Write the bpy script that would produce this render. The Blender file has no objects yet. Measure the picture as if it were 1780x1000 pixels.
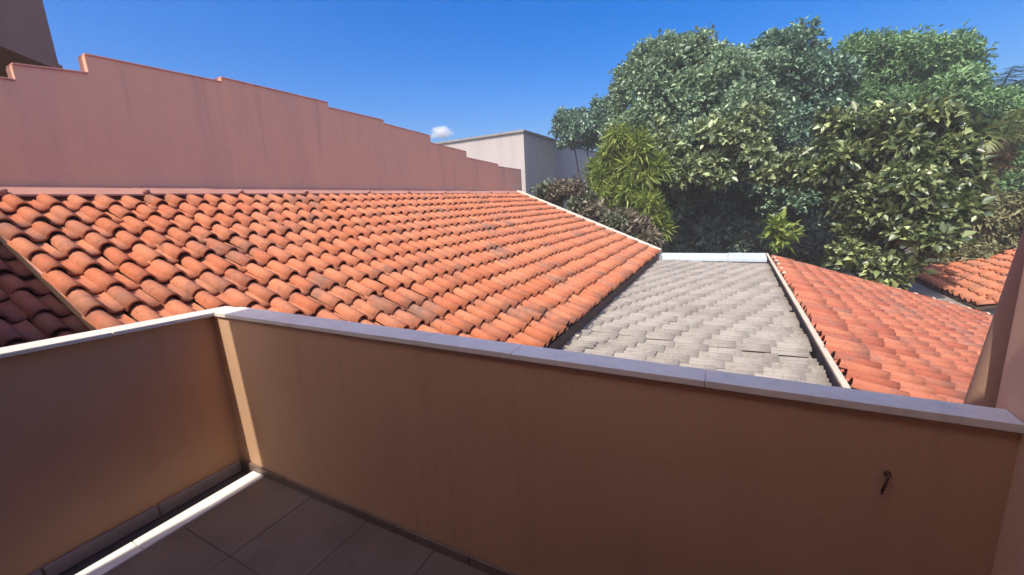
import bpy, bmesh, math, random
import numpy as np
from mathutils import Matrix, Vector

random.seed(7)
rng = np.random.default_rng(7)
SC = bpy.context.scene
COL = SC.collection
RAD = math.radians

# ---------------------------------------------------------------- camera
YAW, PITCH, ROLL = RAD(28.325), RAD(11.44), RAD(-3.105)
fwd = Vector((math.cos(YAW) * math.cos(PITCH), math.sin(YAW) * math.cos(PITCH), -math.sin(PITCH)))
rgt = Vector((math.sin(YAW), -math.cos(YAW), 0))
upv = rgt.cross(fwd)
cr = rgt * math.cos(ROLL) + upv * math.sin(ROLL)
cu = -rgt * math.sin(ROLL) + upv * math.cos(ROLL)
cam_d = bpy.data.cameras.new('camera')
cam = bpy.data.objects.new('camera', cam_d)
COL.objects.link(cam)
cam.matrix_world = Matrix(((cr.x, cu.x, -fwd.x, 0), (cr.y, cu.y, -fwd.y, 0), (cr.z, cu.z, -fwd.z, 0), (0, 0, 0, 1)))
cam_d.sensor_width = 36
cam_d.lens = 708.136 / 1780 * 36
cam_d.clip_start = 0.05
cam_d.clip_end = 3000
SC.camera = cam

# ---------------------------------------------------------------- sky, sun, exposure
SUN_EL, SUN_SLOPE = RAD(56), -0.08          # light travels towards +x, a little towards -y
ldir = Vector((1, SUN_SLOPE, -math.tan(SUN_EL) * math.hypot(1, SUN_SLOPE))).normalized()
world = bpy.data.worlds.new("World")
SC.world = world
world.use_nodes = True
wn = world.node_tree
bgn = wn.nodes['Background']
sky = wn.nodes.new('ShaderNodeTexSky')
sky.sky_type = 'NISHITA'
sky.sun_disc = False
sky.sun_elevation = SUN_EL
sky.sun_rotation = math.atan2(-ldir.x, -ldir.y)
sky.altitude = 0
sky.air_density = 1.0
sky.dust_density = 4.0
sky.ozone_density = 4.5
hs = wn.nodes.new('ShaderNodeHueSaturation')
hs.inputs['Hue'].default_value = 0.512
hs.inputs['Saturation'].default_value = 1.54
wn.links.new(sky.outputs[0], hs.inputs['Color'])
wn.links.new(hs.outputs[0], bgn.inputs[0])
bgn.inputs[1].default_value = 0.118
sun_d = bpy.data.lights.new('sun', 'SUN')
sun_d.energy = 2.5
sun_d.angle = RAD(0.55)
sun_d.color = (1.0, 0.93, 0.82)
sun = bpy.data.objects.new('sun', sun_d)
COL.objects.link(sun)
sun.rotation_euler = ldir.to_track_quat('-Z', 'Y').to_euler()
SC.cycles.volume_bounces = 6
SC.view_settings.view_transform = 'Standard'
SC.view_settings.look = 'None'
SC.view_settings.gamma = 1
SC.view_settings.use_curve_mapping = False
SC.view_settings.exposure = 1.0

# ---------------------------------------------------------------- materials
def new_mat(name):
    m = bpy.data.materials.new(name)
    m.use_nodes = True
    return m, m.node_tree, m.node_tree.nodes['Principled BSDF']

def N(nt, kind, **inp):
    n = nt.nodes.new(kind)
    for k, v in inp.items():
        n.inputs[k.replace('_', ' ')].default_value = v
    return n

def mixc(nt, fac, a, b, mode='MIX'):
    n = nt.nodes.new('ShaderNodeMix')
    n.data_type = 'RGBA'
    n.blend_type = mode
    for sock, v in ((n.inputs[0], fac), (n.inputs[6], a), (n.inputs[7], b)):
        if isinstance(v, bpy.types.NodeSocket):
            nt.links.new(v, sock)
        else:
            sock.default_value = v if not isinstance(v, tuple) or len(v) == 4 else (*v, 1)
    return n.outputs[2]

def ramp(nt, src, p0, p1, c0=0.0, c1=1.0):
    n = nt.nodes.new('ShaderNodeMapRange')
    n.inputs[1].default_value, n.inputs[2].default_value = p0, p1
    n.inputs[3].default_value, n.inputs[4].default_value = c0, c1
    nt.links.new(src, n.inputs[0])
    return n.outputs[0]

def noise(nt, scale, detail=4, rough=0.6, vec=None, stretch=None):
    n = N(nt, 'ShaderNodeTexNoise', Scale=scale, Detail=detail, Roughness=rough)
    if vec is None:
        vec = nt.nodes.new('ShaderNodeNewGeometry').outputs['Position']
    if stretch:
        mp = nt.nodes.new('ShaderNodeMapping')
        mp.inputs['Scale'].default_value = stretch
        nt.links.new(vec, mp.inputs[0])
        vec = mp.outputs[0]
    nt.links.new(vec, n.inputs['Vector'])
    return n.outputs[0]

def bump(nt, bsdf, src, strength, dist):
    b = N(nt, 'ShaderNodeBump', Strength=strength, Distance=dist)
    nt.links.new(src, b.inputs['Height'])
    nt.links.new(b.outputs[0], bsdf.inputs['Normal'])

def per_tile(nt):
    oi = nt.nodes.new('ShaderNodeObjectInfo').outputs['Random']
    ri = nt.nodes.new('ShaderNodeNewGeometry').outputs['Random Per Island']
    a = nt.nodes.new('ShaderNodeMath'); a.operation = 'ADD'
    nt.links.new(oi, a.inputs[0]); nt.links.new(ri, a.inputs[1])
    f = nt.nodes.new('ShaderNodeMath'); f.operation = 'FRACT'
    nt.links.new(a.outputs[0], f.inputs[0])
    return f.outputs[0]

def tile_mat(name, ca, cb, cdark, stain, stain_amt, speck):
    m, nt, b = new_mat(name)
    r = per_tile(nt)
    c = mixc(nt, ramp(nt, r, 0, 0.8), (*ca, 1), (*cb, 1))
    # a few tiles burnt darker than the rest
    c = mixc(nt, ramp(nt, r, 0.88, 0.99, 0, 0.5), c, (*cdark, 1))
    n1 = noise(nt, 1.7, 6, 0.7)
    c = mixc(nt, ramp(nt, n1, 0.50, 0.68, 0, stain_amt), c, (*stain, 1))
    n2 = noise(nt, 28, 4, 0.7)
    c = mixc(nt, ramp(nt, n2, 0.53, 0.75, 0, speck), c, (*[v * 0.45 for v in stain], 1))
    n3 = noise(nt, 9, 3, 0.6)
    c = mixc(nt, ramp(nt, n3, 0.55, 0.8, 0, 0.3), c, (min(1, ca[0] * 1.25), ca[1] * 1.55, ca[2] * 1.7, 1))
    nt.links.new(c, b.inputs['Base Color'])
    b.inputs['Roughness'].default_value = 0.75
    b.inputs['Specular IOR Level'].default_value = 0.25
    bump(nt, b, noise(nt, 90, 3, 0.7), 0.35, 0.004)
    return m

def plaster(name, c, c2, scale=1.2, streak=None, streak_amt=0.0, rough=0.85, fine=0.25, spots=0.0):
    m, nt, b = new_mat(name)
    col = mixc(nt, ramp(nt, noise(nt, scale, 5, 0.6), 0.35, 0.68), (*c, 1), (*c2, 1))
    if streak:
        s = noise(nt, 2.2, 5, 0.65, stretch=(1.0, 1.0, 0.12))
        col = mixc(nt, ramp(nt, s, 0.5, 0.75, 0, streak_amt), col, (*streak, 1))
        s2 = noise(nt, 7.5, 4, 0.7, stretch=(1.0, 1.0, 0.06))
        col = mixc(nt, ramp(nt, s2, 0.55, 0.72, 0, streak_amt * 0.7), col, (*[v * 0.8 for v in streak], 1))
    if spots:
        col = mixc(nt, ramp(nt, noise(nt, 14, 5, 0.7), 0.6, 0.72, 0, spots), col, (*[v * 0.5 for v in c], 1))
    nt.links.new(col, b.inputs['Base Color'])
    b.inputs['Roughness'].default_value = rough
    b.inputs['Specular IOR Level'].default_value = 0.3
    bump(nt, b, noise(nt, 60, 5, 0.7), fine, 0.004)
    return m

def leaf_mat(name, dark, light, tint, transl=0.25, rough=0.45, spec=0.5):
    m, nt, b = new_mat(name)
    ri = nt.nodes.new('ShaderNodeNewGeometry').outputs['Random Per Island']
    pw = nt.nodes.new('ShaderNodeMath'); pw.operation = 'POWER'; pw.inputs[1].default_value = 2.2
    nt.links.new(ri, pw.inputs[0])
    c = mixc(nt, pw.outputs[0], (*dark, 1), (*light, 1))
    c = mixc(nt, ramp(nt, noise(nt, 0.9, 3, 0.6), 0.45, 0.7, 0, 0.5), c, (*tint, 1))
    nt.links.new(c, b.inputs['Base Color'])
    b.inputs['Roughness'].default_value = rough
    b.inputs['Specular IOR Level'].default_value = spec
    t = nt.nodes.new('ShaderNodeBsdfTranslucent')
    nt.links.new(c, t.inputs[0])
    mx = nt.nodes.new('ShaderNodeMixShader')
    mx.inputs[0].default_value = transl
    nt.links.new(b.outputs[0], mx.inputs[1]); nt.links.new(t.outputs[0], mx.inputs[2])
    nt.links.new(mx.outputs[0], nt.nodes['Material Output'].inputs[0])
    return m

M = {}
M['terracotta'] = tile_mat('terracotta', (0.475, 0.145, 0.066), (0.55, 0.200, 0.100), (0.29, 0.105, 0.065), (0.20, 0.125, 0.095), 0.85, 0.6)
M['terracotta_red'] = tile_mat('terracotta_red', (0.36, 0.100, 0.055), (0.47, 0.165, 0.09), (0.20, 0.075, 0.055), (0.22, 0.13, 0.10), 0.8, 0.6)
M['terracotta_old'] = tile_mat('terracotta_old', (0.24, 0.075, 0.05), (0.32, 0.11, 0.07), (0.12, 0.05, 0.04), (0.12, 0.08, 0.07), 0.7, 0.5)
M['cement_tile'] = tile_mat('cement_tile', (0.28, 0.245, 0.205), (0.34, 0.30, 0.255), (0.21, 0.18, 0.15), (0.18, 0.155, 0.13), 0.6, 0.6)
M['pink'] = plaster('pink_plaster', (0.92, 0.48, 0.29), (0.84, 0.455, 0.30), 0.55, (0.68, 0.385, 0.29), 0.6, spots=0.25)
M['pink_light'] = plaster('pink_flashing', (0.42, 0.20, 0.15), (0.50, 0.25, 0.19), 3, spots=0.3)
M['pink_cap'] = plaster('pink_cap', (0.62, 0.29, 0.23), (0.68, 0.32, 0.24), 2.5, (0.25, 0.12, 0.10), 0.5)
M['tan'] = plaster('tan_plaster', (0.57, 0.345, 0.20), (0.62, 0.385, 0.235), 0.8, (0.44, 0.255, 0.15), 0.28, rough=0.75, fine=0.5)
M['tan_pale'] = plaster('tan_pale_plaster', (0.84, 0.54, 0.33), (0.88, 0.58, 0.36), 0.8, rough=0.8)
M['brown_pillar'] = plaster('brown_pillar_paint', (0.40, 0.245, 0.165), (0.45, 0.28, 0.19), 2, rough=0.6)
M['marble'] = plaster('white_marble', (0.80, 0.72, 0.61), (0.84, 0.77, 0.67), 4, (0.52, 0.48, 0.43), 0.45, rough=0.4, fine=0.2, spots=0.3)
M['cream_light'] = plaster('cream_light', (0.66, 0.56, 0.44), (0.74, 0.65, 0.53), 3, (0.5, 0.42, 0.33), 0.4, spots=0.25)
M['sun_strip_white'] = plaster('sun_strip_white', (0.88, 0.85, 0.78), (0.92, 0.89, 0.83), 5, rough=0.5)  # white of the floor strip, carries the brightness of the sun band
M['cream_strip'] = plaster('cream_coping', (0.52, 0.42, 0.31), (0.60, 0.50, 0.38), 3, spots=0.4)
M['granite'] = plaster('dark_granite', (0.16, 0.115, 0.092), (0.215, 0.16, 0.13), 3.5, rough=0.45, fine=0.1, spots=0.5)
M['skirting'] = plaster('grey_skirting', (0.30, 0.26, 0.25), (0.37, 0.32, 0.30), 3, rough=0.5, fine=0.1)
M['grout'] = plaster('grout', (0.09, 0.08, 0.075), (0.12, 0.11, 0.10), 6)
M['concrete'] = plaster('grey_concrete', (0.25, 0.225, 0.205), (0.32, 0.29, 0.265), 1.6, (0.15, 0.135, 0.12), 0.6, spots=0.3)
M['dark_wood'] = plaster('dark_wood', (0.085, 0.05, 0.035), (0.12, 0.07, 0.05), 5, rough=0.7)
M['metal'] = plaster('pale_metal_flashing', (0.48, 0.56, 0.60), (0.56, 0.62, 0.65), 2, (0.34, 0.40, 0.43), 0.5, rough=0.45)
M['white_wall'] = plaster('off_white_render', (0.46, 0.405, 0.365), (0.52, 0.455, 0.415), 0.5, (0.36, 0.30, 0.28), 0.5)
M['grey_house'] = plaster('grey_brown_render', (0.21, 0.145, 0.115), (0.26, 0.18, 0.145), 1.2, (0.2, 0.14, 0.11), 0.5, spots=0.3)
M['iron'] = plaster('rusty_iron', (0.10, 0.055, 0.035), (0.15, 0.08, 0.05), 30)
M['bark'] = plaster('bark', (0.09, 0.07, 0.05), (0.15, 0.12, 0.09), 6, rough=0.9, fine=0.8)
M['ground'] = plaster('ground_soil', (0.10, 0.085, 0.05), (0.07, 0.09, 0.035), 0.4, spots=0.3)
M['cloud'] = plaster('cloud_white', (0.9, 0.9, 0.92), (0.92, 0.92, 0.94), 0.02, fine=0.0)
M['leaf_greygreen'] = leaf_mat('leaf_greygreen', (0.121, 0.195, 0.107), (0.520, 0.693, 0.385), (0.154, 0.242, 0.145), 0.25, 0.42, 0.6)
M['leaf_dark'] = leaf_mat('leaf_dark', (0.080, 0.150, 0.097), (0.351, 0.536, 0.315), (0.101, 0.185, 0.130), 0.2, 0.4, 0.6)
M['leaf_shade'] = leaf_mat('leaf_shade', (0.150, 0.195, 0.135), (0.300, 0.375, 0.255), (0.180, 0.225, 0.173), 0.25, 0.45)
M['leaf_feather'] = leaf_mat('leaf_feather', (0.113, 0.211, 0.082), (0.361, 0.557, 0.226), (0.135, 0.249, 0.113), 0.3, 0.5)
M['leaf_mango'] = leaf_mat('leaf_mango', (0.049, 0.081, 0.026), (0.513, 0.581, 0.222), (0.082, 0.123, 0.039), 0.22, 0.36, 0.7)
M['leaf_layered'] = leaf_mat('leaf_layered', (0.079, 0.121, 0.046), (0.547, 0.616, 0.274), (0.133, 0.188, 0.078), 0.22, 0.36, 0.7)
M['leaf_bright'] = leaf_mat('leaf_bright', (0.165, 0.232, 0.038), (0.510, 0.600, 0.135), (0.225, 0.285, 0.053), 0.35, 0.5)
M['leaf_dry'] = leaf_mat('leaf_dry', (0.14, 0.115, 0.075), (0.34, 0.27, 0.19), (0.15, 0.165, 0.085), 0.25, 0.6)
M['leaf_olive'] = leaf_mat('leaf_olive', (0.144, 0.152, 0.060), (0.338, 0.321, 0.152), (0.220, 0.203, 0.101), 0.25, 0.55)
M['leaf_sage'] = leaf_mat('leaf_sage', (0.11, 0.14, 0.075), (0.30, 0.32, 0.19), (0.16, 0.17, 0.10), 0.25, 0.55)
M['palm_green'] = leaf_mat('palm_green', (0.155, 0.192, 0.055), (0.364, 0.382, 0.137), (0.237, 0.255, 0.081), 0.3, 0.45)
M['palm_dry'] = leaf_mat('palm_dry', (0.20, 0.14, 0.065), (0.34, 0.25, 0.13), (0.24, 0.17, 0.08), 0.25, 0.6)
M['palm_dark'] = leaf_mat('palm_dark', (0.035, 0.070, 0.042), (0.084, 0.133, 0.077), (0.042, 0.084, 0.056), 0.2, 0.5)

# ---------------------------------------------------------------- helpers
def tag(o, label=None, cat=None, group=None, kind=None):
    if label: o['label'] = label
    if cat: o['category'] = cat
    if group: o['group'] = group
    if kind: o['kind'] = kind
    return o

def empty(name, loc=(0, 0, 0), **kw):
    o = bpy.data.objects.new(name, None)
    o.location = loc
    COL.objects.link(o)
    return tag(o, **kw)

def link(name, me, mat, parent=None):
    o = bpy.data.objects.new(name, me)
    if mat is not None and not me.materials:
        me.materials.append(mat)
    COL.objects.link(o)
    if parent is not None:
        o.parent = parent
        o.matrix_parent_inverse = Matrix.Translation(-parent.location) if parent.type == 'EMPTY' else Matrix.Identity(4)
    return o

class MB:
    def __init__(s): s.bm = bmesh.new()
    def hexa(s, pts, bevel=0.0, seg=2):
        """8 points: bottom loop then top loop"""
        b = bmesh.new()
        v = [b.verts.new(p) for p in pts]
        for f in ((3, 2, 1, 0), (4, 5, 6, 7), (0, 1, 5, 4), (1, 2, 6, 5), (2, 3, 7, 6), (3, 0, 4, 7)):
            b.faces.new([v[i] for i in f])
        if bevel: bmesh.ops.bevel(b, geom=b.edges[:], offset=bevel, segments=seg, affect='EDGES', profile=0.6)
        t = bpy.data.meshes.new('t'); b.to_mesh(t); b.free(); s.bm.from_mesh(t); bpy.data.meshes.remove(t)
        return s
    def box(s, x0, x1, y0, y1, z0, z1, bevel=0.0, seg=2):
        return s.hexa([(x0, y0, z0), (x1, y0, z0), (x1, y1, z0), (x0, y1, z0), (x0, y0, z1), (x1, y0, z1), (x1, y1, z1), (x0, y1, z1)], bevel, seg)
    def prism(s, prof, y0, y1, bevel=0.0):
        """profile in x,z extruded along y"""
        b = bmesh.new()
        a = [b.verts.new((x, y0, z)) for x, z in prof]; c = [b.verts.new((x, y1, z)) for x, z in prof]
        b.faces.new(a); b.faces.new(c[::-1]); n = len(prof)
        for i in range(n): b.faces.new([a[(i + 1) % n], a[i], c[i], c[(i + 1) % n]])
        bmesh.ops.recalc_face_normals(b, faces=b.faces[:])
        if bevel: bmesh.ops.bevel(b, geom=b.edges[:], offset=bevel, segments=2, affect='EDGES', profile=0.6)
        t = bpy.data.meshes.new('t'); b.to_mesh(t); b.free(); s.bm.from_mesh(t); bpy.data.meshes.remove(t)
        return s
    def prism_x(s, prof, x0, x1):
        """profile in y,z extruded along x"""
        b = bmesh.new()
        a = [b.verts.new((x0, y, z)) for y, z in prof]; c = [b.verts.new((x1, y, z)) for y, z in prof]
        b.faces.new(a); b.faces.new(c[::-1]); n = len(prof)
        for i in range(n): b.faces.new([a[(i + 1) % n], a[i], c[i], c[(i + 1) % n]])
        bmesh.ops.recalc_face_normals(b, faces=b.faces[:])
        t = bpy.data.meshes.new('t'); b.to_mesh(t); b.free(); s.bm.from_mesh(t); bpy.data.meshes.remove(t)
        return s
    def tube(s, pts, rad, n=8):
        pts = [Vector(p) for p in pts]; rings = []
        for i, p in enumerate(pts):
            d = (pts[min(i + 1, len(pts) - 1)] - pts[max(i - 1, 0)]).normalized()
            a = d.cross(Vector((0, 0, 1)) if abs(d.z) < 0.95 else Vector((1, 0, 0))).normalized(); b2 = d.cross(a)
            rings.append([s.bm.verts.new(p + (a * math.cos(2 * math.pi * k / n) + b2 * math.sin(2 * math.pi * k / n)) * rad[i]) for k in range(n)])
        for r0, r1 in zip(rings, rings[1:]):
            for k in range(n): s.bm.faces.new([r0[k], r0[(k + 1) % n], r1[(k + 1) % n], r1[k]]).smooth = True
        s.bm.faces.new(rings[0]); s.bm.faces.new(rings[-1][::-1])
        return s
    def build(s, name, mat, parent=None, smooth=False):
        bmesh.ops.recalc_face_normals(s.bm, faces=s.bm.faces[:])
        me = bpy.data.meshes.new(name)
        s.bm.to_mesh(me); s.bm.free()
        if smooth:
            for p in me.polygons: p.use_smooth = True
        return link(name, me, mat, parent)

# ---------------------------------------------------------------- ground, sky goods
GZ = -4.4
tag(MB().box(-400, 900, -600, 600, GZ - 1, GZ).build('ground', M['ground']), kind='structure')

# ---------------------------------------------------------------- roof tiles
PITCH_W, THK = 0.2, 0.013
def tile_section(k, low, barrel_w, barrel_h):
    """half-round barrel followed by a shallow pan; k 0..n"""
    if barrel_h < 0.04:      # flat cement tile with two low waves
        return [(-0.1 + 0.205 * i / 12, 0.004 + barrel_h * (0.5 - 0.5 * math.cos(4 * math.pi * i / 12)) * (1 if low else 0.92)) for i in range(13)]
    out = []
    w = barrel_w * (1.0 if low else 0.88); h = barrel_h * (1.0 if low else 0.9)
    nb = 6
    for i in range(nb + 1):
        a = math.pi * (1 - i / nb)
        out.append((math.cos(a) * w / 2, math.sin(a) * h + 0.004))
    px = [w / 2 + (0.132 - w / 2) * t for t in (0.4, 0.8)]
    out += [(px[0], -0.004), (px[1], -0.003), (0.138, 0.010)]
    return out

def make_tile_mesh(name, mat, length, bw=0.135, bh=0.062, seed=0, n_long=2, rise=0.036):
    r = random.Random(seed)
    verts, faces = [], []
    tw = r.uniform(-0.004, 0.004); sag = r.uniform(-0.003, 0.003)
    ks = [i / n_long for i in range(n_long + 1)]
    secs = []
    for t in ks:
        lo = tile_section(0, True, bw, bh); hi = tile_section(0, False, bw, bh)
        s = [(a[0] * (1 - t) + b[0] * t + tw * t, a[1] * (1 - t) + b[1] * t + sag * math.sin(math.pi * t)) for a, b in zip(lo, hi)]
        secs.append(s)
    n = len(secs[0])
    for t, s in zip(ks, secs):
        for x, z in s: verts.append((x, t * length, z + rise * (1 - t)))
    for i in range(n_long):
        for j in range(n - 1):
            a = i * n + j
            faces.append((a, a + 1, a + n + 1, a + n))
    # front lip: the thickness seen at the lower end
    base = len(verts)
    s = secs[0]
    for j, (x, z) in enumerate(s):
        x0, z0 = s[max(j - 1, 0)]; x1, z1 = s[min(j + 1, n - 1)]
        d = Vector((x1 - x0, z1 - z0)).normalized()
        verts.append((x + d.y * THK, 0.002, z - d.x * THK + rise))
    for j in range(n - 1): faces.append((base + j, base + j + 1, j + 1, j))
    me = bpy.data.meshes.new(name)
    me.from_pydata(verts, [], faces)
    me.materials.append(mat)
    for i, p in enumerate(me.polygons): p.use_smooth = i < n_long * (n - 1)
    return me

def in_frame(P):
    v = Vector(P); d = v.dot(fwd)
    if d < 0.1: return False
    x = v.dot(cr) / d * 708.136; y = v.dot(cu) / d * 708.136
    return -930 < x < 930 and -540 < y < 540

def lay_tiles(roof, mat, x0, ncol, y_low, y_exp, nrow, z_at, slope, rise_to_plus_y=True, singles=300, skip=None, bw=0.122, bh=0.074, name='roof_tile', jit=1.0, seed=3, stuff_label=None, stagger=0.0, rise=0.036, y_min=None):
    """tiles in columns along x (pitch 0.2), rows up the slope; z_at(y) is the deck's top"""
    r = random.Random(seed)
    ang = math.atan(slope)
    exposure = y_exp / math.cos(ang)
    L = exposure + 0.06
    protos = [make_tile_mesh(name, mat, L, bw, bh, s + seed * 10, rise=rise) for s in range(6)]
    spots = []
    sgn = 1 if rise_to_plus_y else -1
    for c in range(ncol):
        cj = r.gauss(0, 0.008) * jit - ((c * stagger) % y_exp)
        for k in range(nrow):
            y = y_low + sgn * k * y_exp + cj + r.gauss(0, 0.016) * jit
            x = x0 + c * PITCH_W + r.gauss(0, 0.005) * jit
            if y_min is not None: y = max(y, y_min + r.gauss(0, 0.006))
            if skip and skip(x, y): continue
            p = Vector((x, y, z_at(y) + 0.012 + r.uniform(0, 0.010)))
            R = Matrix.Rotation(ang + r.gauss(0, 0.014) * jit, 4, 'X') @ Matrix.Rotation(r.gauss(0, 0.03) * jit, 4, 'Z') @ Matrix.Rotation(r.gauss(0, 0.04) * jit, 4, 'Y')
            if not rise_to_plus_y: R = Matrix.Rotation(math.pi, 4, 'Z') @ R
            spots.append((p, Matrix.Translation(p) @ R, r.randrange(6)))
    spots.sort(key=lambda s: (not in_frame(s[0]), s[0].length))
    for p, mw, k in spots[:singles]:
        o = bpy.data.objects.new(name, protos[k])
        COL.objects.link(o)
        o.parent = roof
        o.matrix_parent_inverse = Matrix.Identity(4)
        o.matrix_basis = mw
    rest = spots[singles:]
    if rest:
        vs, fs, off = [], [], 0
        arr = []
        for me in protos:
            a = np.empty(len(me.vertices) * 3); me.vertices.foreach_get('co', a)
            arr.append((a.reshape(-1, 3), [tuple(p.vertices) for p in me.polygons]))
        for p, mw, k in rest:
            a, f = arr[k]
            m = np.array(mw)
            vs.append(a @ m[:3, :3].T + m[:3, 3])
            fs += [tuple(i + off for i in q) for q in f]
            off += len(a)
        me = bpy.data.meshes.new('far_roof_tiles')
        me.from_pydata(np.concatenate(vs).tolist(), [], fs)
        me.materials.append(mat)
        for p in me.polygons: p.use_smooth = True
        o = link('far_roof_tiles', me, None, roof)
        o['kind'] = 'stuff'
        if stuff_label: o['label'] = stuff_label
    return protos

# ================================================================ OWN HOUSE (behind and right of the balcony)
FZ, CZ = -1.6, -0.57
house = empty('house', (1.4, -0.7, GZ), label='tan house wall with a slanting brown pipe at the right end of the balcony', cat='house')
MB().box(-3.2, 1.395, -0.98, -0.612, GZ, 2.2, 0.012).build('side_wall', M['tan_pale'], house)
pil = MB()
pil.tube([(1.515, -0.575, -1.5), (1.49, -0.650, -0.6), (1.474, -0.692, -0.13), (1.436, -0.79, 0.96), (1.40, -0.89, 2.0)], [0.05] * 5, 24)
pil.build('pipe', M['brown_pillar'], house, True)
MB().box(-3.4, -1.2, -6.0, 2.74, GZ, 1.6, 0.01).build('rear_wall', M['tan_pale'], house)
MB().prism([(-1.19, 1.62), (-1.19, 1.50), (0.10, 1.33), (0.10, 1.46)], -6.2, 2.73).build('eave', M['white_wall'], house)
MB().prism_x([(3.2, GZ), (3.2, 0.56), (5.9, 1.72), (5.9, GZ)], -3.4, -0.02).build('shade_wing', M['tan_pale'], house)  # unseen wing added to throw shade on the lower left roof

# ================================================================ BALCONY
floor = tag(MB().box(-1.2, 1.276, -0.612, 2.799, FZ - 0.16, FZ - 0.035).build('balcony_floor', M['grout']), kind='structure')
tw = 0.45
y = 2.527
while y > -0.6:
    x = 1.262
    while x > -1.2:
        xa, ya = max(x - tw, -1.2), max(y - tw, -0.61)
        MB().box(xa + 0.0014, x - 0.001, ya + 0.0014, y - 0.001, FZ - 0.034, FZ + random.uniform(-0.0012, 0.0012), 0.002, 1).build('floor_tile', M['granite'], floor)
        x -= tw
    y -= tw
x = 1.262
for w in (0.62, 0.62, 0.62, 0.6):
    MB().box(x - w + 0.003, x, 2.532, 2.655, FZ - 0.034, FZ + 0.004, 0.003, 1).build('sunlit_strip', M['sun_strip_white'], floor)  # band of sunlight on the floor, its brightness put into a white strip
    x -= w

left_par = empty('parapet_wall', (0.2, 2.9, FZ), label='short tan parapet under a sunlit white coping, on the left of the balcony', cat='parapet')
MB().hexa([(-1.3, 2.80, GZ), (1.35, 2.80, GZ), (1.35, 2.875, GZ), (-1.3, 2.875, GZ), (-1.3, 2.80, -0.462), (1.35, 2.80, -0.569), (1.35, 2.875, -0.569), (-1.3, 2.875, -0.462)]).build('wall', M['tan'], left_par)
def ztop(x): return -0.545 + 0.041 * (1.30 - x)
x = 1.418
for w in (0.62, 0.66, 0.7, 0.7):
    xa = x - w
    MB().hexa([(xa + 0.002, 2.748, ztop(xa) - 0.022), (x - 0.002, 2.748, ztop(x) - 0.022), (x - 0.002, 2.905, ztop(x) - 0.022), (xa + 0.002, 2.905, ztop(xa) - 0.022),
               (xa + 0.002, 2.748, ztop(xa)), (x - 0.002, 2.748, ztop(x)), (x - 0.002, 2.905, ztop(x)), (xa + 0.002, 2.905, ztop(xa))], 0.004).build('coping_slab', M['marble'], left_par)
    x = xa
x = 1.262
while x > -1.1:
    MB().box(x - 0.447, x - 0.003, 2.782, 2.799, FZ - 0.03, FZ + 0.042 + random.uniform(-0.003, 0.003), 0.004, 1).build('skirting_tile', M['skirting'], left_par)
    x -= 0.45

front_par = empty('parapet_wall', (1.35, 1.0, FZ), label='long shaded tan parapet with a bluish white coping along the front of the balcony', cat='parapet')
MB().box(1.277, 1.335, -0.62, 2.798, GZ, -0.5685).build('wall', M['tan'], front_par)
y = 2.744
for w in (0.62, 0.72, 0.70, 0.66, 0.70):
    ya = max(y - w, -0.611)
    xo = lambda q: 1.342 + (q + 0.6) * 0.0225
    zc = -0.545 + random.uniform(-0.0006, 0.0006)
    a, b = ya + 0.0006, y - 0.0006
    MB().hexa([(1.263, a, -0.567), (xo(a), a, -0.567), (xo(b), b, -0.567), (1.263, b, -0.567), (1.263, a, zc), (xo(a), a, zc), (xo(b), b, zc), (1.263, b, zc)], 0.002).build('coping_slab', M['marble'], front_par)
    y = ya
    if y <= -0.61: break
y = 2.78
while y > -0.58:
    ya = max(y - 0.45, -0.608)
    MB().box(1.262, 1.2765, ya + 0.002, y, FZ - 0.03, FZ + 0.045 + random.uniform(-0.002, 0.002), 0.003, 1).build('skirting_tile', M['granite'], front_par)
    y = ya
hk = MB()
hk.tube([(1.285, -0.394, -0.738), (1.268, -0.394, -0.738), (1.262, -0.393, -0.742), (1.262, -0.389, -0.765), (1.264, -0.385, -0.785), (1.258, -0.384, -0.789)], [0.0036] * 6, 8)
hk.tube([(1.2785, -0.394, -0.738), (1.2735, -0.394, -0.738)], [0.008, 0.008], 12)
tag(hk.build('wall_hook', M['iron'], None, True), 'small rusty hook fixed in the front parapet near its right end', 'hook')

# ================================================================ LEFT TILED HOUSE
RY, RZ, RS = 5.83, 0.285, 0.43
def zl(yy): return RZ - RS * (RY - yy)
lh = empty('tiled_house', (6.4, 3.8, GZ), label='long low house with a weathered orange tile roof right beyond the balcony', cat='house')
MB().prism_x([(1.86, GZ), (1.86, zl(1.86) - 0.065), (5.8, zl(5.8) - 0.065), (5.8, GZ)], 1.6, 11.25).build('wall', M['concrete'], lh)
deck = bmesh.new()
poly = [(0.984, 2.89), (1.39, 2.89), (1.39, 1.68), (11.45, 1.68), (11.45, 5.84), (0.984, 5.84)]
b0 = [deck.verts.new((x, y, zl(y) - 0.06)) for x, y in poly]; b1 = [deck.verts.new((x, y, zl(y))) for x, y in poly]
deck.faces.new(b0[::-1]); deck.faces.new(b1)
for i in range(6): deck.faces.new([b0[i], b0[(i + 1) % 6], b1[(i + 1) % 6], b1[i]])
mb = MB(); mb.bm.free(); mb.bm = deck
roof = mb.build('roof', M['dark_wood'], lh)
def skip_l(x, y):
    return (x < 1.46 and y < 2.86)
lay_tiles(roof, M['terracotta'], 1.034, 53, 1.655, 0.293, 14, zl, RS, True, 300, skip_l, seed=3, jit=0.7)
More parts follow.
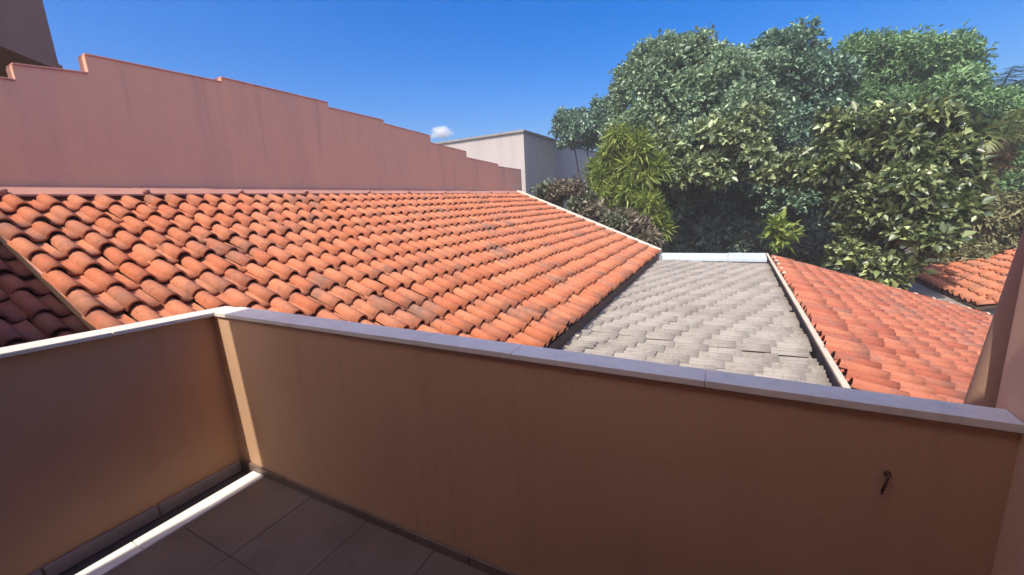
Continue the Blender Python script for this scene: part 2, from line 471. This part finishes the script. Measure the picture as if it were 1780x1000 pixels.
# mortar bed under the edge tiles on the near side
y0, y1 = 2.89, 5.72
MB().hexa([(0.988, y0, zl(y0) + 0.001), (1.03, y0, zl(y0) + 0.001), (1.03, y1, zl(y1) + 0.001), (0.988, y1, zl(y1) + 0.001),
           (0.988, y0, zl(y0) + 0.016), (1.03, y0, zl(y0) + 0.03), (1.03, y1, zl(y1) + 0.03), (0.988, y1, zl(y1) + 0.016)]).build('verge_mortar', M['pink_cap'], roof)
y0, y1 = 1.60, 5.84
n = 6
for i in range(n):
    a, b = y0 + (y1 - y0) * i / n + 0.004, y0 + (y1 - y0) * (i + 1) / n - 0.004
    MB().hexa([(11.47, a, zl(a) - 0.12), (11.66, a, zl(a) - 0.12), (11.66, b, zl(b) - 0.12), (11.47, b, zl(b) - 0.12),
               (11.47, a, zl(a) + 0.15), (11.66, a, zl(a) + 0.15), (11.66, b, zl(b) + 0.15), (11.47, b, zl(b) + 0.15)], 0.012).build('verge_coping', M['cream_light'], roof)
MB().box(1.40, 11.46, 1.655, 1.678, zl(1.67) - 0.15, zl(1.67) - 0.002).build('fascia_board', M['dark_wood'], lh)

# the shaded lower roof at the far left
lo = empty('tiled_house', (0.5, 4.5, GZ), label='dark shaded lower tile roof at the left edge, below the orange verge', cat='house')
def zd(yy): return zl(yy) - 0.17
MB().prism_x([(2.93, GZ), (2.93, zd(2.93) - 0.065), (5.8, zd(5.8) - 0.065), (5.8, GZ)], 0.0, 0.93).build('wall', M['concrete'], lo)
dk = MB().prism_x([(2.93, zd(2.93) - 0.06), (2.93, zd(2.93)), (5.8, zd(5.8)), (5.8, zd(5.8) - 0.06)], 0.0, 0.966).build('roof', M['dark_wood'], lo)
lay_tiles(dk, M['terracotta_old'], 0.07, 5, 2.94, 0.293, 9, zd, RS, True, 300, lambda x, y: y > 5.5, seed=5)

# ================================================================ STEPPED PINK WALL
sw = empty('stepped_wall', (6.5, 6.0, GZ), label='long pink boundary wall with a stepped top behind the orange roof', cat='wall')
steps = [(-1.5, 1.50, 1.33, 1.36), (1.50, 2.03, 1.50, 1.545), (2.03, 3.33, 1.725, 1.745), (3.33, 4.95, 1.80, 1.785), (4.95, 6.17, 1.71, 1.69), (6.17, 7.53, 1.63, 1.57), (7.53, 8.92, 1.42, 1.35), (8.92, 10.50, 1.21, 1.14), (10.50, 11.95, 1.08, 1.06)]
prof = [(-1.5, GZ)]
for xa, xb, za, zb in steps: prof += [(xa, za), (xb, zb)]
prof += [(11.95, GZ)]
MB().prism(prof, 5.89, 6.06).build('wall', M['pink'], sw)
for xa, xb, za, zb in steps:
    MB().hexa([(xa + 0.004, 5.881, za + 0.001), (xb - 0.004, 5.881, zb + 0.001), (xb - 0.004, 6.069, zb + 0.001), (xa + 0.004, 6.069, za + 0.001),
               (xa + 0.004, 5.881, za + 0.022), (xb - 0.004, 5.881, zb + 0.022), (xb - 0.004, 6.069, zb + 0.022), (xa + 0.004, 6.069, za + 0.022)], 0.006).build('wall_cap', M['pink_cap'], sw)
x = 0.2
while x < 11.6:
    w = random.uniform(0.9, 1.25); xb = min(x + w, 11.6)
    dz = random.uniform(-0.006, 0.006)
    MB().prism_x([(5.715, 0.318 + dz), (5.888, 0.318 + dz), (5.888, 0.432 + dz), (5.86, 0.425 + dz), (5.715, 0.336 + dz)], x, xb).build('flashing', M['pink_light'], sw)
    # a lump of mortar over each joint
    lb = bmesh.new(); bmesh.ops.create_icosphere(lb, subdivisions=2, radius=1)
    for v in lb.verts: v.co = Vector((v.co.x * 0.035 + xb - 0.02, v.co.y * 0.03 + 5.73, v.co.z * 0.03 + 0.362)) + Vector((random.gauss(0, .004), random.gauss(0, .004), random.gauss(0, .004)))
    m2 = MB(); m2.bm.free(); m2.bm = lb; m2.build('mortar_lump', M['pink_light'], sw, True)
    x = xb + 0.003

# neighbour's raised house above the pink wall, upper left corner
nb = empty('neighbour_house', (0.6, 7.2, GZ), label='dark grey-brown house corner rising above the pink wall at the upper left', cat='house')
cx_, cz_ = 1.90, 1.61
MB().prism([(-2.5, cz_ + 0.33 * 4.4), (cx_, cz_), (cx_, 5.2), (-2.5, 5.2)], 6.15, 10.0).build('upper_wall', M['grey_house'], nb)
MB().hexa([(-2.5, 6.115, cz_ + 0.33 * 4.4 - 0.03), (cx_ + 0.015, 6.115, cz_ - 0.03), (cx_ + 0.015, 6.148, cz_ - 0.03), (-2.5, 6.148, cz_ + 0.33 * 4.4 - 0.03),
           (-2.5, 6.115, cz_ + 0.33 * 4.4 + 0.03), (cx_ + 0.015, 6.115, cz_ + 0.03), (cx_ + 0.015, 6.148, cz_ + 0.03), (-2.5, 6.148, cz_ + 0.33 * 4.4 + 0.03)]).build('edge_board', M['grey_house'], nb)
MB().box(-2.5, 1.75, 7.2, 9.6, GZ, cz_ + 0.02).build('lower_wall', M['terracotta_old'], nb)
MB().tube([(1.62, 6.151, 2.22), (1.62, 6.10, 2.22)], [0.035, 0.035], 12).build('drain_spout', M['iron'], nb)

# ================================================================ WHITE BUILDING BEYOND
wb = empty('white_building', (24, 12, GZ), label='plain off-white flat-roofed building beyond the low end of the pink wall', cat='building')
MB().box(18.7, 33, 9.0, 18.5, GZ, 3.40).build('wall', M['white_wall'], wb)
MB().box(18.62, 33.1, 8.92, 18.6, 3.405, 3.52, 0.02).build('parapet_cap', M['concrete'], wb)

# ================================================================ GREY TILED ROOF IN THE MIDDLE
gh = empty('annex', (7.5, 0.4, GZ), label='narrow annex with a pale grey tile roof between the two orange roofs', cat='annex')
def zg(yy): return -1.775 + 0.03 * (yy + 0.78)
MB().prism_x([(-0.74, GZ), (-0.74, zg(-0.74) - 0.055), (1.855, zg(1.855) - 0.055), (1.855, GZ)], 3.75, 11.5).build('wall', M['concrete'], gh)
gr = MB().prism_x([(-0.84, zg(-0.84) - 0.05), (-0.84, zg(-0.84) + 0.012), (1.855, zg(1.855)), (1.855, zg(1.855) - 0.05)], 3.7, 11.55).build('roof', M['cement_tile'], gh)
lay_tiles(gr, M['cement_tile'], 3.82, 6, -0.80, 0.335, 9, zg, 0.03, True, 60, lambda x, y: y > 1.62, bw=0.14, bh=0.038, seed=9, jit=0.5, stagger=0.075, rise=0.024, y_min=-0.862)
lay_tiles(gr, M['cement_tile'], 5.08, 32, -0.80, 0.335, 9, zg, 0.03, True, 250, lambda x, y: y > 1.62, bw=0.14, bh=0.038, seed=10, jit=0.5, stagger=0.075, rise=0.024, y_min=-0.862)
MB().box(3.7, 11.55, -0.881, -0.805, zg(-0.78) - 0.11, zg(-0.78) - 0.085).build('gutter', M['iron'], gh)
for xa, xb in ((4.9, 6.9), (6.9, 9.0), (9.0, 11.0), (11.0, 12.6), (3.7, 4.9)):
    MB().box(xa + 0.004, xb - 0.004, -0.935, -0.880, -1.635, -1.60, 0.01).build('wall_coping', M['cream_strip'], gh)
MB().box(3.7, 12.59, -0.932, -0.886, GZ, -1.637).build('party_wall', M['grout'], gh)
for ya, yb, dz in ((0.0, 1.66, 0.0), (-0.85, -0.004, 0.012)):
    MB().hexa([(11.6, ya, -1.70), (12.2, ya, -1.70), (12.2, yb, -1.70), (11.6, yb, -1.70), (11.6, ya, -1.635 + dz), (12.2, ya, -1.56 + dz), (12.2, yb, -1.56 + dz), (11.6, yb, -1.635 + dz)], 0.01).build('flashing', M['metal'], gh)
MB().box(11.62, 12.18, -0.84, 1.65, GZ, -1.703).build('end_wall', M['concrete'], gh)
for p in ((4.66, 1.615, -1.655),):
    lb = bmesh.new(); bmesh.ops.create_icosphere(lb, subdivisions=2, radius=1)
    for v in lb.verts: v.co = Vector((v.co.x * 0.045 + p[0], v.co.y * 0.03 + p[1], v.co.z * 0.022 + p[2])) + Vector([random.gauss(0, .005) for _ in range(3)])
    m2 = MB(); m2.bm.free(); m2.bm = lb; m2.build('mortar_lump', M['marble'], gh, True)

# ================================================================ RIGHT TILED HOUSE
rh = empty('tiled_house', (8.2, -3, GZ), label='red tile roof sloping away beside the cream wall, beyond the slanting brown pipe', cat='house')
TS = 0.31
def zr(yy): return -1.67 + TS * (yy + 0.95)
MB().prism_x([(-5.0, GZ), (-5.0, zr(-5.0) - 0.06), (-0.95, zr(-0.95) - 0.06), (-0.95, GZ)], 4.25, 12.0).build('wall', M['concrete'], rh)
rr = MB().prism_x([(-5.2, zr(-5.2) - 0.055), (-5.2, zr(-5.2)), (-0.95, zr(-0.95)), (-0.95, zr(-0.95) - 0.055)], 4.05, 12.2).build('roof', M['dark_wood'], rh)
lay_tiles(rr, M['terracotta_red'], 4.18, 40, -5.12, 0.293, 14, zr, TS, True, 300, seed=13, jit=1.2)
y0, y1 = -5.2, -0.95
MB().hexa([(4.0, y0, zr(y0) - 0.16), (4.048, y0, zr(y0) - 0.16), (4.048, y1, zr(y1) - 0.16), (4.0, y1, zr(y1) - 0.16),
           (4.0, y0, zr(y0) + 0.03), (4.048, y0, zr(y0) + 0.03), (4.048, y1, zr(y1) + 0.03), (4.0, y1, zr(y1) + 0.03)]).build('verge_board', M['pink_light'], rr)
for k in range(9):     # ridge caps lying along the far verge
    y = -4.95 + k * 0.44
    MB().tube([(12.18, y, zr(y) + 0.03), (12.18, y + 0.46, zr(y + 0.46) + 0.02)], [0.085, 0.072], 12).build('verge_tile', M['terracotta_red'], rr, True)
for k in range(5):     # pale mortar lumps along the top edge beside the wall
    p = (11.7 - k * 0.55, -1.0, -1.60)
    lb = bmesh.new(); bmesh.ops.create_icosphere(lb, subdivisions=2, radius=1)
    for v in lb.verts: v.co = Vector((v.co.x * 0.06 + p[0], v.co.y * 0.035 + p[1], v.co.z * 0.03 + p[2])) + Vector([random.gauss(0, .006) for _ in range(3)])
    m2 = MB(); m2.bm.free(); m2.bm = lb; m2.build('mortar_lump', M['cream_strip'], rr, True)

# ================================================================ FAR RIGHT TILED HOUSE
fh = empty('tiled_house', (15, -8, GZ), label='farther orange tile roof seen between the leafy tree and the brown pipe', cat='house')
def zf(yy): return -2.80 - 0.29 * (yy + 5.0)
MB().prism_x([(-5.12, GZ), (-5.12, zf(-5.12) - 0.06), (-9.0, zf(-9.0) - 0.06), (-9.0, GZ)], 12.9, 17.1).build('wall', M['concrete'], fh)
fr = MB().prism_x([(-5.0, zf(-5.0) - 0.055), (-5.0, zf(-5.0)), (-9.0, zf(-9.0)), (-9.0, zf(-9.0) - 0.055)], 12.6, 17.3).build('roof', M['dark_wood'], fh)
lay_tiles(fr, M['terracotta'], 12.72, 23, -4.98, 0.293, 13, zf, 0.29, False, 0, seed=17, stuff_label='orange tiles of the farther roof')
MB().box(12.6, 17.3, -4.995, -4.96, zf(-5) - 0.16, zf(-5) + 0.0).build('fascia_board', M['dark_wood'], fh)
gw = empty('gutter_wall', (14, -4.6, GZ), label='low grey concrete gutter wall with pale cap pieces below the farther roof', cat='wall')
MB().box(12.36, 17.2, -4.97, -3.0, GZ, -2.86).build('wall', M['concrete'], gw)
for k in range(7):
    ya = -3.1 - k * 0.30
    MB().box(12.33, 12.45, ya - 0.2, ya, zr(ya - 0.1) + 0.0, zr(ya - 0.1) + 0.075, 0.012).build('cap_piece', M['cream_strip'], gw)

# ================================================================ CLOUD
cb = bmesh.new()
bmesh.ops.create_icosphere(cb, subdivisions=3, radius=1)
for v in cb.verts: v.co = Vector((904 + v.co.x * 30, 671 + v.co.y * 46, 192 + v.co.z * 22))
cm = bpy.data.materials.new('cloud_vapour'); cm.use_nodes = True
nt = cm.node_tree; nt.nodes.clear()
out = nt.nodes.new('ShaderNodeOutputMaterial'); pv = nt.nodes.new('ShaderNodeVolumePrincipled')
pv.inputs['Color'].default_value = (0.99, 0.99, 0.99, 1); pv.inputs['Anisotropy'].default_value = 0.1
pos = nt.nodes.new('ShaderNodeNewGeometry').outputs['Position']
mp = nt.nodes.new('ShaderNodeMapping'); mp.vector_type = 'TEXTURE'
mp.inputs['Location'].default_value = (904, 671, 192); mp.inputs['Scale'].default_value = (30, 46, 22)
nt.links.new(pos, mp.inputs[0])
ln_ = nt.nodes.new('ShaderNodeVectorMath'); ln_.operation = 'LENGTH'; nt.links.new(mp.outputs[0], ln_.inputs[0])
nz = noise(nt, 2.1, 5, 0.6, vec=mp.outputs[0])
ad = nt.nodes.new('ShaderNodeMath'); ad.operation = 'MULTIPLY_ADD'; ad.inputs[1].default_value = 1.5
nt.links.new(nz, ad.inputs[0]); nt.links.new(ln_.outputs['Value'], ad.inputs[2])
nt.links.new(ramp(nt, ad.outputs[0], 0.85, 1.45, 0.16, 0.0), pv.inputs['Density'])
nt.links.new(pv.outputs[0], out.inputs['Volume'])
mb = MB(); mb.bm.free(); mb.bm = cb
tag(mb.build('cloud', cm, None, True), 'small white cloud low in the blue sky above the pink wall', 'cloud')

# ================================================================ TREES
def leaves(name, mat, parent, blobs, n, ln, wd, q0=0.20, q1=0.42, per=7, spread=0.12, shell=(0.55, 1.0), droop=0.25, fold=0.25, seed=1, lump=0.22, clumps=20):
    """n folded leaves (two triangles each), set in whorls spread through uneven ellipsoid clumps"""
    g = np.random.default_rng(seed)
    sub = []
    for x, y, z, ra, rb in blobs:
        k = clumps
        dd = g.normal(size=(k, 3)); dd /= np.linalg.norm(dd, axis=1)[:, None]
        q = g.uniform(q0, q1, k)
        rad = (0.98 - q) * g.uniform(0.8, 1.16, k)
        for j in range(k): sub.append((x + dd[j, 0] * ra * rad[j], y + dd[j, 1] * ra * rad[j], z + dd[j, 2] * rb * rad[j], ra * q[j], rb * q[j]))
    B = np.array(sub if clumps else blobs, float)
    w = B[:, 3] * B[:, 3] * 1.0 + B[:, 3] * B[:, 4]
    nc = n // per
    bi = g.choice(len(B), nc, p=w / w.sum())
    d = g.normal(size=(nc, 3)); d /= np.linalg.norm(d, axis=1)[:, None]
    ph = g.uniform(0, 6.28, (len(B), 6))[bi]
    bumpy = 1 + lump * (np.sin(4.1 * d[:, 0] + ph[:, 0]) * np.sin(4.7 * d[:, 1] + ph[:, 1]) + 0.7 * np.sin(8.3 * d[:, 2] + ph[:, 2]) * np.sin(7.1 * d[:, 0] + ph[:, 3]))
    rr = (shell[0] + (shell[1] - shell[0]) * g.uniform(0, 1, nc) ** 0.55) * bumpy
    b = B[bi]
    cen = b[:, :3] + d * rr[:, None] * np.stack([b[:, 3], b[:, 3], b[:, 4]], 1)
    C = np.repeat(cen, per, 0); D = np.repeat(d, per, 0)
    m = len(C)
    out = D * 0.55 + np.array([0, 0, 0.25]) + g.normal(size=(m, 3)) * 0.75
    out /= np.linalg.norm(out, axis=1)[:, None]
    out[:, 2] -= droop * g.uniform(0.2, 1.4, m)
    out /= np.linalg.norm(out, axis=1)[:, None]
    nrm = D * 0.5 + np.array([0, 0, 0.7]) + g.normal(size=(m, 3)) * 0.35
    side = np.cross(out, nrm); side /= np.linalg.norm(side, axis=1)[:, None] + 1e-9
    up = np.cross(side, out)
    sz = np.clip(np.exp(g.normal(-0.05, 0.38, m)), 0.35, 1.9)
    L = ln * (sz * g.uniform(0.85, 1.15, m))[:, None]; W = wd * (sz * g.uniform(0.75, 1.2, m))[:, None]
    base = C + g.normal(size=(m, 3)) * spread * 0.45 + out * L * 0.1
    tip = base + out * L - up * L * 0.12
    mid = base + out * L * 0.48
    V = np.stack([base, mid + side * W * 0.5 + up * W * fold, tip, mid - side * W * 0.5 + up * W * fold], 1).reshape(-1, 3)
    idx = np.arange(m)[:, None] * 4
    F = np.concatenate([idx + np.array([0, 1, 2]), idx + np.array([0, 2, 3])], 1).reshape(-1)
    me = bpy.data.meshes.new(name)
    me.vertices.add(len(V)); me.vertices.foreach_set('co', V.ravel())
    me.loops.add(len(F)); me.loops.foreach_set('vertex_index', F)
    me.polygons.add(len(F) // 3); me.polygons.foreach_set('loop_start', np.arange(0, len(F), 3)); me.polygons.foreach_set('loop_total', np.full(len(F) // 3, 3))
    me.update(calc_edges=True)
    o = link(name, me, mat, parent)
    o['kind'] = 'stuff'
    return o

def wander(a, b, n, amt, r):
    a, b = Vector(a), Vector(b)
    return [a.lerp(b, i / n) + (Vector((r.gauss(0, amt), r.gauss(0, amt), r.gauss(0, amt * 0.4))) if 0 < i < n else Vector()) for i in range(n + 1)]

def tree(label, cat, blobs, mat, n, ln, wd, trunk_r=0.18, base=None, name='tree', group=None, fork=0.45, bark='bark', **kw):
    B = np.array(blobs)
    c = B[:, :3].mean(0)
    bx, by = base if base else (c[0] + 0.4, c[1])
    t = empty(name, (bx, by, GZ), label=label, cat=cat)
    if group: t['group'] = group
    r = random.Random(len(label))
    fz = GZ + (c[2] - GZ) * fork
    fp = Vector((bx, by, fz))
    MB().tube(wander((bx, by, GZ - 0.1), fp, 4, trunk_r * 0.25, r), [trunk_r * 1.35, trunk_r, trunk_r * 0.9, trunk_r * 0.85, trunk_r * 0.8], 10).build('trunk', M[bark], t)
    for x, y, z, ra, rb in blobs:
        e = Vector((x, y, z - rb * 0.1))
        MB().tube(wander(fp - Vector((0, 0, 0.1)), e, 4, 0.10, r), [trunk_r * 0.6, trunk_r * 0.45, trunk_r * 0.33, trunk_r * 0.22, trunk_r * 0.08], 6).build('branch', M[bark], t)
    leaves('crown', M[mat], t, blobs, n, ln, wd, **kw)
    return t

tree('large rounded grey-green tree standing right of the white building', 'tree',
     [(18.00,1.96,3.91,1.99,1.88),(17.60,3.39,3.54,1.25,1.93),(18.40,0.50,4.16,1.51,1.30),(17.50,1.86,1.95,2.20,1.54),(18.30,-0.24,2.51,1.29,1.71),(18.00,3.26,4.97,0.91,0.79),(18.40,1.23,5.29,0.87,0.65),(17.30,3.88,2.05,1.04,1.27),(18.20,2.33,0.27,1.89,1.42),(17.0,0.5,2.6,1.3,1.2),(17.6,2.6,5.0,1.1,0.9),(18.2,1.9,5.2,0.9,0.7),(18.9,-0.55,4.4,1.0,0.9),(17.2,3.0,2.7,1.1,1.1)],
     'leaf_greygreen', 120000, 0.135, 0.085, 0.22, seed=11)
tree('small round dark green tree peeping over the white building', 'tree',
     [(22.00,6.72,3.75,1.57,1.15),(22.00,8.00,3.83,0.87,0.99),(22.00,5.66,3.95,1.18,1.18)], 'leaf_dark', 30000, 0.15, 0.085, 0.14, seed=12)
tree('tallest dark green tree in the middle of the trees', 'tree',
     [(20.00,-1.77,4.82,1.35,1.31),(19.60,-2.12,3.16,1.40,1.73),(19.40,-2.41,1.25,1.30,1.52),(20.00,-1.05,2.97,1.14,2.06),(19.60,-2.54,-0.24,1.56,1.34),(20.00,-1.20,5.13,0.89,0.89),(20.00,-0.62,-0.14,1.92,1.44),(20.4,-2.9,4.2,1.1,1.1),(20.2,-0.4,4.6,0.9,0.9)],
     'leaf_dark', 100000, 0.14, 0.085, 0.22, seed=13)
tree('feathery light green tree at the back right, broad and rounded', 'tree',
     [(22.00,-4.35,4.62,1.47,1.25),(22.00,-5.65,4.37,1.64,1.20),(22.00,-6.80,4.06,1.17,1.17),(21.50,-6.09,2.69,2.14,1.29),(21.50,-7.16,2.72,0.83,1.14),(21.60,-4.04,3.22,1.25,1.37),(22.00,-5.69,1.55,2.49,1.36),(21.6,-7.9,1.9,1.2,1.3),(21.6,-7.4,0.4,1.6,1.2),(21.4,-4.6,0.9,1.6,1.3)],
     'leaf_feather', 120000, 0.15, 0.065, 0.22, seed=14, droop=0.4)
tree('large leaved yellow-green tree hanging over the far edge of the red roof', 'tree',
     [(14.80,-2.84,1.38,1.10,0.71),(15.00,-3.84,1.43,1.23,0.64),(14.20,-2.17,0.65,0.94,0.55),(14.20,-3.27,0.47,1.20,0.83),(14.60,-4.38,0.54,1.11,0.89),(14.30,-4.78,-0.07,0.64,0.72),(13.80,-3.71,-0.42,1.16,0.80),(13.70,-4.35,-0.73,0.84,0.63),(13.50,-3.26,-1.11,0.80,0.66),(13.30,-3.99,-1.39,0.84,0.53),(13.20,-2.90,-1.66,0.59,0.32),(13.00,-3.34,-2.06,0.71,0.40),(12.90,-3.51,-2.40,0.25,0.20)],
     'leaf_mango', 38000, 0.17, 0.10, 0.16, base=(14.9, -3.6), fork=0.5, seed=15, per=8, spread=0.14, droop=0.3, lump=0.3, clumps=14, q0=0.16, q1=0.36)
tree('pale leaved tree with flat leafy layers in front of the grey-green tree', 'tree',
     [(15.50,1.63,1.26,1.18,0.74),(15.80,0.44,1.81,1.24,0.67),(16.00,-0.37,2.18,0.56,0.52),(15.20,0.89,0.71,1.13,0.45),(15.40,-0.25,1.16,0.82,0.64),(15.00,-1.03,0.55,0.70,0.31),(15.60,2.31,1.82,0.60,0.80),(14.80,-1.66,0.49,0.50,0.30)],
     'leaf_layered', 24000, 0.165, 0.10, 0.10, base=(18.2, 1.0), fork=0.85, seed=16, per=8, spread=0.14, droop=0.3, lump=0.3, clumps=14, q0=0.16, q1=0.36)
tree('bright yellow-green feathery bush beside the cream roof edge', 'bush',
     [(14.20,3.18,1.50,0.80,0.85),(14.00,3.33,0.49,0.86,0.86),(14.20,2.53,0.81,0.66,0.84),(13.80,2.90,-0.45,0.79,0.75),(13.80,2.27,-0.75,0.46,0.74),(14.20,3.86,0.92,0.55,0.59)],
     'leaf_bright', 24000, 0.27, 0.032, 0.07, seed=17, per=12, spread=0.06, droop=0.55, name='bush', fork=0.3, clumps=13, q0=0.10, q1=0.32, lump=0.4)
tree('dry brownish shrub growing along the cream roof edge', 'shrub',
     [(12.90,4.74,0.24,0.68,0.38),(12.90,3.70,-0.30,0.73,0.46),(12.80,2.78,-0.85,0.71,0.44),(12.60,1.98,-1.28,0.43,0.34)],
     'leaf_dry', 15000, 0.14, 0.05, 0.05, seed=18, name='shrub', fork=0.6, clumps=6, shell=(0.3, 1.1))
tree('low sage green shrub in front of the dry one, against the cream roof edge', 'shrub',
     [(12.60,4.16,-0.09,0.45,0.25),(12.50,3.23,-0.70,0.53,0.28),(12.80,5.41,0.34,0.48,0.23),(12.40,2.36,-1.22,0.42,0.20)],
     'leaf_sage', 7000, 0.13, 0.06, 0.04, seed=19, name='shrub', fork=0.7, clumps=5, shell=(0.3, 1.1))
tree('olive hedge of hanging leaves beyond the farther roof', 'hedge',
     [(17.9,-6.7,-1.4,0.62,0.80),(17.9,-7.3,-1.1,0.70,0.80),(18.0,-7.8,-1.05,0.60,0.9),(17.7,-6.5,-2.2,0.9,0.5),(17.8,-6.1,-2.0,0.65,0.6),(18.0,-8.4,-1.0,0.7,0.9)],
     'leaf_olive', 26000, 0.18, 0.06, 0.08, seed=20, name='hedge', droop=0.8, fork=0.5)
tree('dark undergrowth tree in the shade below the tall trees', 'tree',
     [(21.00,2.13,-1.59,1.37,1.37),(21.00,0.42,-1.36,1.57,1.57),(21.00,-1.38,-1.66,1.51,1.51),(20.50,-2.97,-1.88,1.18,1.18),(20.00,-3.83,-2.07,0.90,1.12),(22.00,1.75,-0.01,2.24,1.12),(22.00,-1.81,-0.47,2.32,1.03),(20.2,3.3,0.2,1.5,1.5),(19.6,2.0,-0.3,1.4,1.2),(19.4,4.2,-0.6,1.2,1.1),(19.8,-3.4,0.2,1.3,1.2),(20.0,-4.6,-1.2,1.3,1.3),(20.2,-0.4,0.0,1.6,1.2),(21,0.6,-3.0,2.4,1.2),(20.6,-2.2,-3.2,2.2,1.2),(21.5,3.2,-2.8,2.2,1.3)],
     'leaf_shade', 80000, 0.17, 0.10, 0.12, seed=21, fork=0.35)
tree('bright green sapling with a starry leaf tuft before the dark undergrowth', 'sapling',
     [(13.30,-1.25,-1.03,0.31,0.28),(13.30,-1.16,-1.29,0.22,0.16)], 'leaf_bright', 300, 0.26, 0.075, 0.025, seed=22, name='sapling', fork=0.8, clumps=0, per=7, spread=0.10, shell=(0.2, 1.0))

# ---------------------------------------------------------------- palms
def frond_mesh(length, leaf_len, n, droop, r, name):
    vs, fs = [], []
    def rach(t): return Vector((length * t * math.cos(droop * t * 0.9), 0, length * (0.42 * t - droop * 0.75 * t * t)))
    prev = None
    for i in range(9):
        t = i / 8; p = rach(t); w = 0.022 * (1 - t) + 0.004
        k = len(vs); vs += [p + Vector((0, w, 0)), p + Vector((0, -w, 0)), p + Vector((0, 0, -w))]
        if prev is not None:
            for a, b in ((0, 1), (1, 2), (2, 0)): fs.append((prev + a, prev + b, k + b, k + a))
        prev = k
    for i in range(n):
        t = 0.12 + 0.88 * i / (n - 1); p = rach(t); q = rach(min(1, t + 0.02)); d = (q - p).normalized() if t < 0.99 else (rach(1) - rach(0.97)).normalized()
        ll = leaf_len * math.sin(math.pi * (0.18 + 0.78 * t)) * r.uniform(0.85, 1.15)
        for s in (1, -1):
            out = (d * 0.55 + Vector((0, s, 0)) * 0.85 + Vector((0, 0, r.uniform(-0.55, 0.1)))).normalized()
            wv = d * 0.022
            k = len(vs)
            vs += [p - wv, p + wv, p + out * ll * 0.6 + wv * 0.8 + Vector((0, 0, -0.02)), p + out * ll * 0.6 - wv * 0.8 + Vector((0, 0, -0.02)), p + out * ll + Vector((0, 0, -ll * 0.28))]
            fs += [(k, k + 1, k + 2, k + 3), (k + 3, k + 2, k + 4)]
    me = bpy.data.meshes.new(name)
    me.from_pydata([tuple(v) for v in vs], [], fs)
    return me

def palm(label, x, y, top, mat, nf, length, leaf_len, seed, dry=0):
    r = random.Random(seed)
    t = empty('palm_tree', (x, y, GZ), label=label, cat='palm')
    pts = [(x + 0.12 * math.sin(i * 0.5), y, GZ + (top - GZ) * i / 6) for i in range(7)]
    MB().tube(pts, [0.24, 0.17, 0.15, 0.14, 0.13, 0.14, 0.16], 10).build('trunk', M['bark'], t, True)
    tip = Vector(pts[-1])
    ms = [frond_mesh(length, leaf_len, 34, dr, r, 'frond') for dr in (0.45, 0.8, 1.15)]
    md = frond_mesh(length * 0.8, leaf_len * 0.8, 26, 1.9, r, 'dry_frond')
    for me in ms: me.materials.append(M[mat])
    md.materials.append(M['palm_dry'])
    for i in range(nf + dry):
        isdry = i >= nf
        me = md if isdry else ms[i % 3]
        o = bpy.data.objects.new('dry_frond' if isdry else 'frond', me)
        COL.objects.link(o); o.parent = t
        a = i * 2.399 + r.uniform(-0.2, 0.2)
        lift = (-0.75 if isdry else r.uniform(-0.55, 0.35))
        o.matrix_basis = Matrix.Translation(tip - t.location) @ Matrix.Rotation(a, 4, 'Z') @ Matrix.Rotation(-lift, 4, 'Y')
    return t

tree('thicket of shaded shrubs behind the pale metal end of the grey roof', 'shrub',
     [(16.9,2.2,-1.9,0.9,0.8),(17.1,1.0,-1.6,0.9,0.9),(17.2,-0.2,-1.7,1.0,0.8),(17.0,-1.4,-1.8,0.9,0.8),(16.8,-2.4,-2.0,0.8,0.7),(16.8,3.2,-1.6,0.8,0.9),(17.0,0.4,-3.0,1.5,0.8),(17.0,-1.8,-3.1,1.4,0.8),(16.9,2.5,-3.0,1.4,0.8)],
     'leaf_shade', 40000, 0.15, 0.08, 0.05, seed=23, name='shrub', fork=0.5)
tree('dense mid green tree filling the gap behind the palm at the right edge', 'tree',
     [(25,-9.6,1.4,1.8,1.6),(25.4,-11.2,1.8,1.8,1.7),(25,-10.4,-0.6,2.2,1.6),(25.2,-12.0,0.0,1.8,1.8),(24.6,-8.6,0.0,1.4,1.4)],
     'leaf_greygreen', 60000, 0.17, 0.09, 0.2, seed=24)
palm('palm with yellow-green fronds and dry hanging leaves behind the olive hedge', 18.6, -7.25, 1.15, 'palm_green', 15, 1.9, 0.55, 31, dry=10)
palm('dark palm crown against the sky at the upper right', 24.0, -9.1, 3.4, 'palm_dark', 16, 2.3, 0.6, 32)

# ---------------------------------------------------------------- thin sunlit air
hz = MB().box(-410, 910, -610, 610, GZ - 2.2, 7.5).build('haze', None)
hz['kind'] = 'stuff'
hm = bpy.data.materials.new('haze_air'); hm.use_nodes = True
hn = hm.node_tree; hn.nodes.clear()
ho = hn.nodes.new('ShaderNodeOutputMaterial'); hv = hn.nodes.new('ShaderNodeVolumePrincipled')
hv.inputs['Color'].default_value = (0.97, 0.97, 0.96, 1); hv.inputs['Density'].default_value = 0.0034; hv.inputs['Anisotropy'].default_value = 0.2
hn.links.new(hv.outputs[0], ho.inputs['Volume'])
hz.data.materials.append(hm)

# ---------------------------------------------------------------- groups of the same kind
for o in SC.objects:
    if o.parent is None and o.get('category'):
        g = {'tree': 'trees beyond the roofs', 'shrub': 'shrubs beyond the roofs', 'palm': 'palms at the right', 'parapet': 'parapets of the balcony'}.get(o['category'])
        if o.name.startswith('tiled_house'): g = 'low houses with clay tile roofs'
        if g: o['group'] = g
